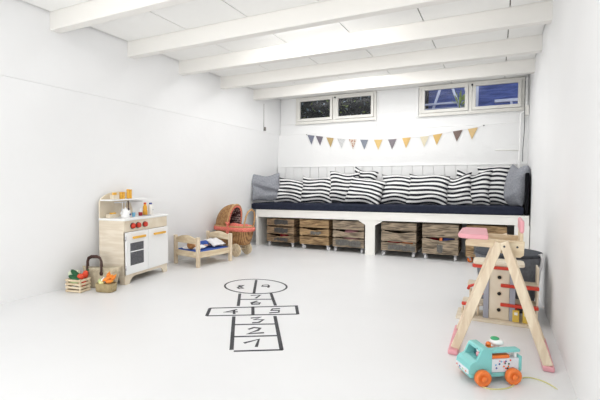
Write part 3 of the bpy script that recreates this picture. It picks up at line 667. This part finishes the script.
# ------------------------------------------------------------------ doll bed and doll
BD = thing('doll_bed', 'pale pine doll bed by the left wall between toy kitchen and pram', 'doll bed', (-2.768, 3.376, 0), math.radians(-10.5))
bw, bl = .176, .216
for sx in (-1, 1):
    for sy in (-1, 1): MB().box(sx * bw - .017, sx * bw + .017, sy * bl - .015, sy * bl + .015, 0, .298).build('post', M['pineZ'], BD, bevel=.003)
for sy in (-1, 1):
    n = 14; x0 = bw - .0175
    poly = [(-x0, .228), (x0, .228)] + [(x0 * (1 - 2 * i / n), .274 + .034 * math.sin(PI * i / n)) for i in range(n + 1)]
    MB().prism(poly, 'y', sy * bl - .008, sy * bl + .008).build('end_board', M['pineX'], BD, bevel=.002)
    MB().box(-x0, x0, sy * bl - .008, sy * bl + .008, .092, .150).build('end_rail', M['pineX'], BD, bevel=.002)
for sx in (-1, 1): MB().box(sx * bw - .008, sx * bw + .008, -bl + .0155, bl - .0155, .092, .150).build('side_rail', M['pine'], BD, bevel=.002)
MB().box(-bw + .0085, bw - .0085, -bl + .0085, bl - .0085, .10, .115).build('bed_base', M['pine'], BD)
BV = vrot(-2.768, 3.376, -10.5)
Rb = math.radians(-10.5)
o = MB().box(-bw + .012, bw - .012, -bl + .012, bl - .012, .116, .158).build('doll_mattress', M['blue'], bevel=.012, seg=3); o.location = (-2.768, 3.376, 0); o.rotation_euler.z = Rb
tag(o, 'thin blue mattress in the doll bed', 'mattress')
o = pillow('doll_pillow', .27, .13, .03, M['linen'], 5); o.location = BV(.0, -.125, .176); o.rotation_euler = (.15, 0, Rb); tag(o, 'small white pillow under the doll head', 'pillow')
DL = thing('toy_doll', 'brown haired doll in blue lying in the doll bed', 'doll', BV(.015, -.055, .152), Rb)
b = MB(); b.ball((0, -.10, .048), .04, 1, 1.05, 1); b.tube([(0, -.065, .045), (0, -.045, .045)], .014, 10)
b.tube([(0, -.05, .04), (0, .0, .045), (0, .06, .04)], [.03, .035, .03], 12, squash=.8)
for s in (-1, 1):
    b.tube([(s * .025, -.04, .045), (s * .06, -.0, .04), (s * .062, .03, .035)], [.012, .010, .009], 8); b.ball((s * .062, .036, .035), .011)
    b.tube([(s * .015, .06, .035), (s * .02, .11, .03), (s * .02, .16, .03)], [.016, .013, .012], 8)
b.ball((0, -.105, .088), .005)
for s in (-1, 1): b.ball((s * .04, -.10, .05), .008)
b.build('doll_body', M['skin'], DL)
MB().ball((0, -.112, .05), .045, 1.05, 1, .95).build('hair', M['hair'], DL)
b = MB()
for s in (-1, 1): b.ball((s * .014, -.075, .078), .0045)
b.build('eyes', M['darkm'], DL)
b = MB(); b.tube([(0, -.052, .042), (0, .0, .047), (0, .07, .042)], [.034, .042, .05], 14, squash=.75)
for s in (-1, 1): b.tube([(s * .022, -.042, .046), (s * .058, -.002, .042)], [.018, .015], 10)
b.build('dress', M['blue'], DL)
b = MB(); N = 14
G = [[b.bm.verts.new(BV(-.14 + .28 * i / N, .03 + .155 * j / N, .168 + .05 * math.exp(-((-.135 + .27 * i / N) / .09) ** 2) + .005 * math.sin(i * 1.3 + j * .9) * (1 if 0 < i < N else 0) + (.01 if j else 0))) for j in range(N + 1)] for i in range(N + 1)]
b._tag([b.bm.faces.new((G[i][j], G[i + 1][j], G[i + 1][j + 1], G[i][j + 1])) for i in range(N) for j in range(N)], True)
o = b.build('doll_blanket', M['linen']); m = o.modifiers.new('s', 'SOLIDIFY'); m.thickness = .008; m.offset = 1
tag(o, 'white blanket over the foot of the doll bed', 'blanket')

# ------------------------------------------------------------------ pram
PR = thing('doll_pram', 'wicker doll pram with coral trim and wooden wheels beside the bench', 'doll pram', (-2.775, 3.89, 0), math.radians(-5))
n = 36; b = MB(); secs = []
def boat(t, L1, L2, W, z, xo=0):
    c, s = math.cos(t), math.sin(t)
    return ((L1 if c > 0 else L2) * math.copysign(abs(c) ** .7, c) + xo, W * math.copysign(abs(s) ** .7, s), z)
for z, a, c, w in ((.128, .20, .185, .085), (.134, .222, .20, .096), (.20, .25, .218, .108), (.28, .27, .228, .116), (.335, .275, .23, .118), (.335, .262, .22, .108), (.28, .255, .216, .106), (.16, .215, .195, .09)):
    secs.append([b.bm.verts.new(boat(2 * PI * k / n, a, c, w, z, .02)) for k in range(n)])
fs = []
for A, B in zip(secs, secs[1:]):
    for k in range(n): fs.append(b.bm.faces.new((A[k], A[(k + 1) % n], B[(k + 1) % n], B[k])))
b._tag(fs, True); b._tag([b.bm.faces.new(secs[0][::-1]), b.bm.faces.new(secs[-1])])
b.build('wicker_body', M['wick'], PR)
MB().tube([boat(2 * PI * k / n, .272, .23, .116, .339, .02) for k in range(n)], .010, 8, True).build('rim', M['hoop'], PR)
# gathered coral ruffle round the rim
b = MB(); n2 = 150; A = []; 
for k in range(n2):
    t = 2 * PI * k / n2; w = .0035 * math.sin(k * 1.05)
    A.append([b.bm.verts.new(boat(t, .282 + q + w * f, .238 + q + w * f, .124 + q + w * f, z, .02)) for z, q, f in ((.332, .003, .2), (.312, .005, .7), (.288, .004, 1.3))])
b._tag([b.bm.faces.new((A[k][j], A[(k + 1) % n2][j], A[(k + 1) % n2][j + 1], A[k][j + 1])) for k in range(n2) for j in range(2)], True)
o = b.build('ruffle', M['coral'], PR); m = o.modifiers.new('s', 'SOLIDIFY'); m.thickness = .003
# hood: fan of half hoops turning about a hinge line across the rim
def hood(R, W, hx, hz, a0, a1, na, nb, mname, nm, parent, solid=0):
    b = MB(); G = []
    for i in range(na + 1):
        a = math.radians(a0 + (a1 - a0) * i / na); row = []
        for j in range(nb + 1):
            t = PI * j / nb; yy = -W * math.cos(t) * (1 - .0 * i); rr = R * math.sin(t) ** .65
            row.append(b.bm.verts.new((hx + rr * math.cos(a), yy, hz + rr * math.sin(a))))
        G.append(row)
    b._tag([b.bm.faces.new((G[i][j], G[i + 1][j], G[i + 1][j + 1], G[i][j + 1])) for i in range(na) for j in range(nb)], True)
    o = b.build(nm, M[mname], parent); 
    if solid: mm = o.modifiers.new('s', 'SOLIDIFY'); mm.thickness = solid; mm.offset = 0
    return o
HX, HZ = .035, .342
hd = hood(.242, .119, HX, HZ, 80, 178, 14, 18, 'wick', 'hood', PR, .008)
hood(.23, .110, HX, HZ, 81, 176, 12, 16, 'lining', 'lining', hd)
a = math.radians(80); arch = [(HX + .244 * math.sin(PI * j / 24) ** .65 * math.cos(a), -.121 * math.cos(PI * j / 24), HZ + .244 * math.sin(PI * j / 24) ** .65 * math.sin(a)) for j in range(25)]
MB().tube(arch, .011, 8).build('hood_rim', M['hoop'], hd)
b = MB(); A = []
for j in range(97):
    t = PI * j / 96; w = .004 * math.sin(j * 1.1); q = max(math.sin(t), 0) ** .65
    A.append([b.bm.verts.new((HX + .012 + w * f + (R_ * q) * math.cos(a), -W_ * math.cos(t), HZ + R_ * q * math.sin(a))) for R_, W_, f in ((.232, .112, .3), (.212, .098, 1.0))])
b._tag([b.bm.faces.new((A[k][0], A[k + 1][0], A[k + 1][1], A[k][1])) for k in range(96)], True)
o = b.build('hood_ruffle', M['coral'], hd); m = o.modifiers.new('s', 'SOLIDIFY'); m.thickness = .003
b = MB(); b.ball((HX + .02, -.135, HZ + .03), .014)
for s_ in (-1, 1): b.ball((HX + .02 + s_ * .016, -.137, HZ + .04), .015, 1, .4, .7, Euler((0, -.5 * s_, 0))); b.bar((HX + .02, -.134, HZ + .03), (HX + .02 + s_ * .015, -.138, HZ - .09), .006, .02)
b.build('bow', M['coral'], hd)
o = pillow('pram_pillow', .30, .17, .06, M['coral'], 9)
Rp = math.radians(-5); o.location = Vector((-2.775, 3.89, .335)) + Matrix.Rotation(Rp, 3, 'Z') @ Vector((.10, 0, 0)); o.rotation_euler = (0, 0, Rp); tag(o, 'coral red pillow inside the wicker doll pram', 'pillow')
MB().tube([(.25, -.085, .33), (.262, -.088, .39), (.275, -.08, .455), (.285, -.055, .51), (.288, 0, .535), (.285, .055, .51), (.275, .08, .455), (.262, .088, .39), (.25, .085, .33)], .0095, 10).build('handle', M['hoop'], PR)
for sx in (-1, 1):
    ax = MB().cyl((sx * .145, -.10, .0745), (sx * .145, .10, .0745), .009, 10).build('axle', M['pineX'], PR)
    for sy in (-1, 1):
        wl = MB().lathe([(.0, -.010), (.066, -.010), (.074, -.006), (.074, .006), (.066, .010), (.0, .010)], (sx * .145, sy * .098, .0745), 28, 'y').build('wheel', M['pine'], PR, bevel=.001)
        MB().lathe([(.0, -.003), (.012, -.003), (.012, .003), (.0, .003)], (sx * .145, sy * .098 + sy * .0135, .0745), 14, 'y').build('hub', M['pineZ'], wl)
for sy in (-1, 1):
    MB().box(-.16, .16, sy * .055 - .008, sy * .055 + .008, .084, .1).build('chassis_bar', M['pineX'], PR)
    for sx in (-1, 1): MB().box(sx * .12 - .009, sx * .12 + .009, sy * .055 - .008, sy * .055 + .008, .1005, .128).build('support', M['pineZ'], PR)

# ------------------------------------------------------------------ doll high chair
HC = thing('doll_high_chair', 'tall pale wooden doll high chair with pink tray and pink feet', 'doll high chair', (0, 0, 0))
yn, yf = 2.14, 2.42
for y in (yn, yf):
    s = .0 if y == yn else 0
    o1 = MB().bar((.016, y, .565), (-.172, y, .022), .022, .040).build('leg', M['pineZ'], HC, bevel=.003)
    yy = y - .0235 if y == yn else y + .0235
    o2 = MB().bar((.034, yy, .572), (.226, yy, .022), .022, .040).build('leg', M['pineZ'], HC, bevel=.003)
    sg = y + .0225 if y == yn else y - .0225
    poly = [(-.135, .54), (.03, .536), (.035, .51), (.05, .497), (.105, .497), (.12, .51), (.122, .575), (-.115, .577), (-.135, .565)]
    MB().prism(poly, 'y', sg - .0105, sg + .0105).build('side_panel', M['pineX'], HC, bevel=.003)
    for x, z in ((.036, .553), (.09, .554)): MB().cyl((x, yy - (.0125 if y == yn else -.0125), z), (x, yy - (.0145 if y == yn else -.0145), z), .005, 12).build('bolt', M['darkm'], HC)
for x in (-.178, .228): MB().box(x - .024, x + .024, yn - .045, yf + .075, 0, .024).build('foot_runner', M['pink'], HC, bevel=.008, seg=3)
MB().box(.0, .105, yn + .035, yf - .035, .510, .524).build('seat', M['pine'], HC, bevel=.002)
bk = MB().box(.103, .117, yn + .035, yf - .035, .523, .612).build('backrest', M['pineX'], HC, bevel=.003)
MB().box(.101, .119, yn + .02, yf - .02, .6125, .672).build('back_pad', M['pink'], bk, bevel=.008, seg=3)
n = 10; xt, r = -.165, .06
pts = [(-.032, yn - .03)] + [(-.045, yf + .02)] + [(-.115 - .055 * math.sin(PI * .5 * i / n), yf + .02 - .05 * (1 - math.cos(PI * .5 * i / n))) for i in range(n + 1)] + [(-.17 + .055 * (1 - math.cos(PI * .5 * i / n)), yn + .02 - .05 * math.sin(PI * .5 * i / n)) for i in range(n + 1)]
MB().prism(pts, 'z', .5785, .602).build('tray', M['pink'], HC, bevel=.007, seg=3)
MB().box(-.06, -.045, yn + .034, yf - .034, .55, .575).build('crossbar', M['pine'], HC, bevel=.002)
for x0, z0 in ((-.09, .27), (.12, .27)):
    pass

# ------------------------------------------------------------------ toy garage
TG = thing('toy_garage', 'wooden toy garage with red edged decks and lift tower behind the high chair', 'toy garage', (0, 2.68, 0))
MB().box(-.215, .235, .0, .20, .0, .016).build('base_board', M['ply'], TG, bevel=.003)
tw = MB().box(-.03, .082, .05, .066, .0165, .345).build('lift_tower', M['ply'], TG, bevel=.003)
for z in (.075, .175, .275):
    MB().lathe([(.0, 0), (.011, 0), (.011, -.002), (.0, -.002)], (.026, .0495, z), 18, 'y').build('porthole', M['darkin'], tw)
    MB().tube([(.026 + .0135 * math.cos(q), .0492, z + .0135 * math.sin(q)) for q in [2 * PI * k / 20 for k in range(20)]], .0028, 6, True).build('ring', M['pineZ'], tw)
for x in (-.046, .098): MB().box(x - .015, x + .015, .042, .066, .0165, .335).build('guide_rail', M['elev'], TG, bevel=.002)
n = 8
def rr(x0, x1, y0, y1, r):
    out = []
    for cx, cy, a0 in ((x1 - r, y0 + r, -90), (x1 - r, y1 - r, 0), (x0 + r, y1 - r, 90), (x0 + r, y0 + r, 180)):
        out += [(cx + r * math.cos(math.radians(a0 + 90 * i / n)), cy + r * math.sin(math.radians(a0 + 90 * i / n))) for i in range(n + 1)]
    return out
dk = MB().prism(rr(-.125, .16, .035, .195, .035), 'z', .3455, .365).build('top_deck', M['ply'], TG, bevel=.004)
MB().prism(rr(-.128, -.06, .03, .10, .02), 'z', .326, .345).build('edge', M['red'], dk, bevel=.003)
MB().box(-.012, .075, .028, .034, .325, .344).build('edge', M['red'], dk, bevel=.002)
for z, x0, x1 in ((.222, .045, .235), (.105, .045, .235)):
    dk = MB().prism(rr(x0, x1, .068, .195, .012), 'z', z, z + .012).build('deck', M['ply'], TG, bevel=.002)
    MB().box(x0 - .012, x1, .030, .0665, z - .003, z + .016).build('edge', M['red'], dk, bevel=.004)
MB().box(.226, .236, .075, .195, .0165, .345).build('upright', M['ply'], TG, bevel=.002)
dk = MB().prism(rr(-.155, -.062, .068, .195, .012), 'z', .2, .212).build('deck', M['ply'], TG, bevel=.002)
MB().tube([(-.062, .06, .21), (-.115, .055, .212), (-.143, .06, .20), (-.15, .065, .18)], .009, 8).build('edge', M['red'], dk)
MB().tube([(-.062, .06, .165), (-.075, .055, .155), (-.085, .055, .13)], .008, 8).build('chute', M['red'], TG)
dk = MB().prism(rr(-.185, -.062, .06, .195, .012), 'z', .082, .094).build('deck', M['ply'], TG, bevel=.002)
MB().box(-.185, -.09, .03, .0595, .082, .1).build('edge', M['red'], dk, bevel=.005)
for x in (-.18, -.09): MB().cyl((x, .08, .0165), (x, .08, .0815), .007, 10).build('pillar', M['pineZ'], TG)
for x in (-.14,): MB().cyl((x, .15, .0945), (x, .15, .1995), .007, 10).build('pillar', M['pineZ'], TG)
for x in (.118, .172):
    pu = MB().box(x - .018, x + .018, .035, .06, .0165, .088).build('fuel_pump', M['yel2'], TG, bevel=.003)
    MB().box(x - .009, x + .009, .033, .0349, .06, .076).build('display', M['cream'], pu)
    MB().cyl((x, .047, .0885), (x, .047, .101), .005, 8).build('knob', M['red'], pu)
# ------------------------------------------------------------------ storage tub
TB = thing('storage_tub', 'dark charcoal felt storage tub behind the toy garage', 'tub', (.075, 3.10, 0))
MB().lathe([(.0, .0), (.155, .0), (.158, .005), (.205, .365), (.196, .365), (.15, .012), (.0, .012)], n=36, sx=1, sy=.95).build('tub_body', M['feltl'], TB)
MB().lathe([(.1955, .3655), (.2065, .3655), (.207, .385), (.196, .385)], n=36, sy=.95).build('rim', M['felt'], TB)
MB().tube([(.168, -.085, .15), (.182, -.095, .26), (.196, -.10, .36), (.19, -.095, .392), (.178, -.088, .38)], .008, 8).build('strap', M['linen'], TB)

# ------------------------------------------------------------------ toy truck
hv = Vector((-.835, -.55, 0)).normalized(); lv = Vector((-hv.y, hv.x, 0)); tc = Vector((.015, 1.875, 0)) - lv * .056
TR = thing('toy_truck', 'turquoise pull-along toy truck with orange wheels on the floor', 'toy truck', tc, math.atan2(hv.y, hv.x))
MB().box(-.118, .112, -.05, .05, .026, .046).build('chassis', M['turq'], TR, bevel=.004)
bd = MB().box(-.106, .018, -.052, .052, .0465, .104).build('cargo_body', M['panel'], TR, bevel=.003)
rnd = random.Random(3)
for i in range(16):
    x = rnd.uniform(-.08, .008); z = rnd.uniform(.062, .098); m = rnd.choice(['tomato', 'navycap', 'green', 'pink', 'lblue', 'orange'])
    MB().lathe([(0, -.0005), (.004, -.0005), (.004, .0005), (0, .0005)], (x, .0526, z), 10, 'y').build('sticker_dot', M[m], bd)
MB().box(-.12, -.1065, -.053, .053, .0465, .112).build('tailgate', M['turq'], TR, bevel=.004)
MB().box(-.065, .0185, -.045, .0505, .1045, .119).build('bench_load', M['orange'], TR, bevel=.004)
cb = MB()
prof = [(.019, .0465), (.019, .158), (.028, .167), (.058, .167), (.066, .163), (.072, .150), (.052, .148), (.046, .106), (.072, .100), (.10, .094), (.117, .082), (.122, .060), (.12, .0465)]
prof = [(.019, .0465), (.019, .140), (.028, .149), (.056, .149), (.064, .145), (.082, .108), (.086, .100), (.104, .093), (.117, .082), (.122, .060), (.12, .0465)]
cb.prism(prof, 'y', .042, .053); cb.prism(prof, 'y', -.053, -.042)
cb.box(.0195, .028, -.042, .042, .0465, .142)
cb.prism([(.0195, .134), (.0195, .14), (.028, .1488), (.056, .1488), (.0638, .145), (.068, .136)], 'y', -.042, .042)
cb.prism([(.05, .0465), (.05, .1), (.083, .0995), (.104, .0928), (.117, .082), (.1218, .060), (.1195, .0465)], 'y', -.042, .042)
cb.build('cab', M['turq'], TR, bevel=.003)
MB().box(.0285, .042, -.0415, .0415, .06, .1335).build('cab_interior', M['turqd'], TR)
MB().box(.113, .126, -.05, .05, .044, .064).build('bumper', M['panel'], TR, bevel=.004)
b = MB()
for i, m in enumerate(('tomato', 'navycap', 'lgreen', 'orange')): b.use(M[m]).box(.1262, .1268, -.04 + i * .024, -.032 + i * .024, .05, .057)
b.build('number_dots', None, TR)
MB().box(-.112, .0185, .016, .052, .128, .142).build('roof_rack', M['turq'], TR, bevel=.005)
for y in (.022, .042): MB().box(-.098, -.09, y - .004, y + .004, .1045, .1278).build('rack_post', M['white'], TR)
for x in (.068, -.07):
    for s in (-1, 1):
        y = s * .068
        w = MB().lathe([(.0, -.014), (.026, -.014), (.034, -.009), (.034, .009), (.027, .014), (.022, .011), (.0, .011)] if s > 0 else [(.0, -.011), (.022, -.011), (.027, -.014), (.034, -.009), (.034, .009), (.026, .014), (.0, .014)], (x, y, .034), 28, 'y').build('wheel', M['orange'], TR)
        MB().lathe([(.0, -.003), (.012, -.003), (.014, 0), (.012, .003), (.0, .003)], (x, y + s * .0145, .034), 16, 'y').build('hubcap', M['orange'], w)
    MB().cyl((x, -.056, .034), (x, .056, .034), .006, 8).build('axle', M['darkm'], TR)
dr = thing('toy_figure', 'small white and pink peg figure at the windscreen of the truck', 'toy figure', TR.matrix_basis @ Vector((.0585, .018, .1075)), math.atan2(hv.y, hv.x))
MB().lathe([(.0, 0), (.010, 0), (.011, .012), (.008, .018), (.0, .018)], n=14).build('body', M['pink'], dr); MB().ball((0, 0, .026), .0095).build('head', M['white'], dr); MB().ball((0, 0, .031), .0085, 1, 1, .7).build('hair', M['darkm'], dr)
t = thing('toy_figure', 'small orange figure riding in the truck right behind the cab', 'toy figure', TR.matrix_basis @ Vector((-.004, -.012, .1195)))
MB().lathe([(.0, 0), (.012, 0), (.015, .008), (.012, .016), (.0, .016)], n=16).build('body', M['carrot'], t); MB().ball((0, 0, .024), .0115).build('head', M['orange'], t)
t = thing('toy_mushroom', 'white toy piece with a green cap riding in the back of the truck', 'toy piece', TR.matrix_basis @ Vector((-.046, -.018, .1195)))
MB().lathe([(.0, 0), (.012, 0), (.012, .02), (.0, .02)]).ball((0, 0, .03), .024, 1.25, 1, .64).build('body', M['white'], t); MB().ball((-.006, 0, .044), .017, 1.1, 1, .5).build('cap', M['green'] if False else mat('bright_green_plastic', (.05, .38, .16), .4, .05, 10), t)
co = MB().tube([(-.06, 1.838, .003), (-.02, 1.80, .003), (.03, 1.825, .003), (.075, 1.86, .003), (.10, 1.95, .003), (.13, 2.0, .003), (.175, 1.995, .003), (.215, 1.975, .003), (.245, 1.925, .003)], .0028, 8).build('pull_cord', M['cord'])
m = co.modifiers.new('s', 'SUBSURF'); m.levels = 2; m.render_levels = 2
tag(co, 'pale yellow pull cord trailing on the floor around the toy truck', 'cord')

# ------------------------------------------------------------------ light
w = bpy.data.worlds.new('sky'); S.world = w; w.use_nodes = True
w.node_tree.nodes['Background'].inputs[0].default_value = (.93, .97, 1, 1); w.node_tree.nodes['Background'].inputs[1].default_value = 1.0
def area(name, loc, target, sx, sy, e, col=(1, 1, 1)):
    l = bpy.data.lights.new(name, 'AREA'); l.shape = 'RECTANGLE'; l.size = sx; l.size_y = sy; l.energy = e; l.color = col
    o = bpy.data.objects.new(name, l); C.objects.link(o); o.location = loc
    o.rotation_euler = (Vector(target) - Vector(loc)).to_track_quat('-Z', 'Y').to_euler(); return o
area('rear_fill', (-1.35, -2.4, 1.1), (-1.35, 3, 1.2), 2.8, 1.8, 6)  # added fill panel behind the camera
area('side_fill', (.28, -.9, 1.3), (-2.7, 2.6, .4), 1.2, .9, 5)  # added fill from the right, brightens the kitchen front
area('ceiling_fill', (-1.5, -.9, .6), (-1.6, 1.6, 2.0), 1.6, .6, 33)  # added unseen fill aimed up at the ceiling, like a bounced flash
for y, dy, e in ((1.42, .9, 2.5), (2.06, .6, 2.6), (2.74, .1, 2.6), (3.42, .05, 6.6), (4.16, .1, 9), (4.9, .2, 4.6)):   # added fill strips, kept out of view by the beams
    area('beam_fill', (-1.4, y, 2.05), (-1.4, y, 0), 2.4, .08, e).rotation_euler = (math.atan2(dy, 2), 0, 0)
area('spot_lamp', (-1.4, 2.68, 2.01), (-1.4, 3.0, 2.06), .8, .04, 3.2)
area('spot_lamp', (-1.5, 4.02, 2.01), (-1.5, 4.5, 2.045), .5, .04, 2.4)
# ------------------------------------------------------------------ camera
cam = bpy.data.cameras.new('camera'); co = bpy.data.objects.new('camera', cam); C.objects.link(co); S.camera = co
f, yaw, pitch, roll = 405.6764, .4521818, .0448096, .0046405
fw = Vector((-math.sin(yaw) * math.cos(pitch), math.cos(yaw) * math.cos(pitch), -math.sin(pitch))); rt = Vector((math.cos(yaw), math.sin(yaw), 0)); up = rt.cross(fw)
r2 = rt * math.cos(roll) + up * math.sin(roll); u2 = -rt * math.sin(roll) + up * math.cos(roll)
co.matrix_world = Matrix(((r2.x, u2.x, -fw.x, 0), (r2.y, u2.y, -fw.y, 0), (r2.z, u2.z, -fw.z, .85), (0, 0, 0, 1)))
cam.sensor_width = 36; cam.lens = f * 36 / 600; cam.clip_start = .02
S.view_settings.view_transform = 'Standard'; S.view_settings.look = 'None'; S.view_settings.gamma = 1; S.view_settings.use_curve_mapping = False
S.view_settings.exposure = 0.07
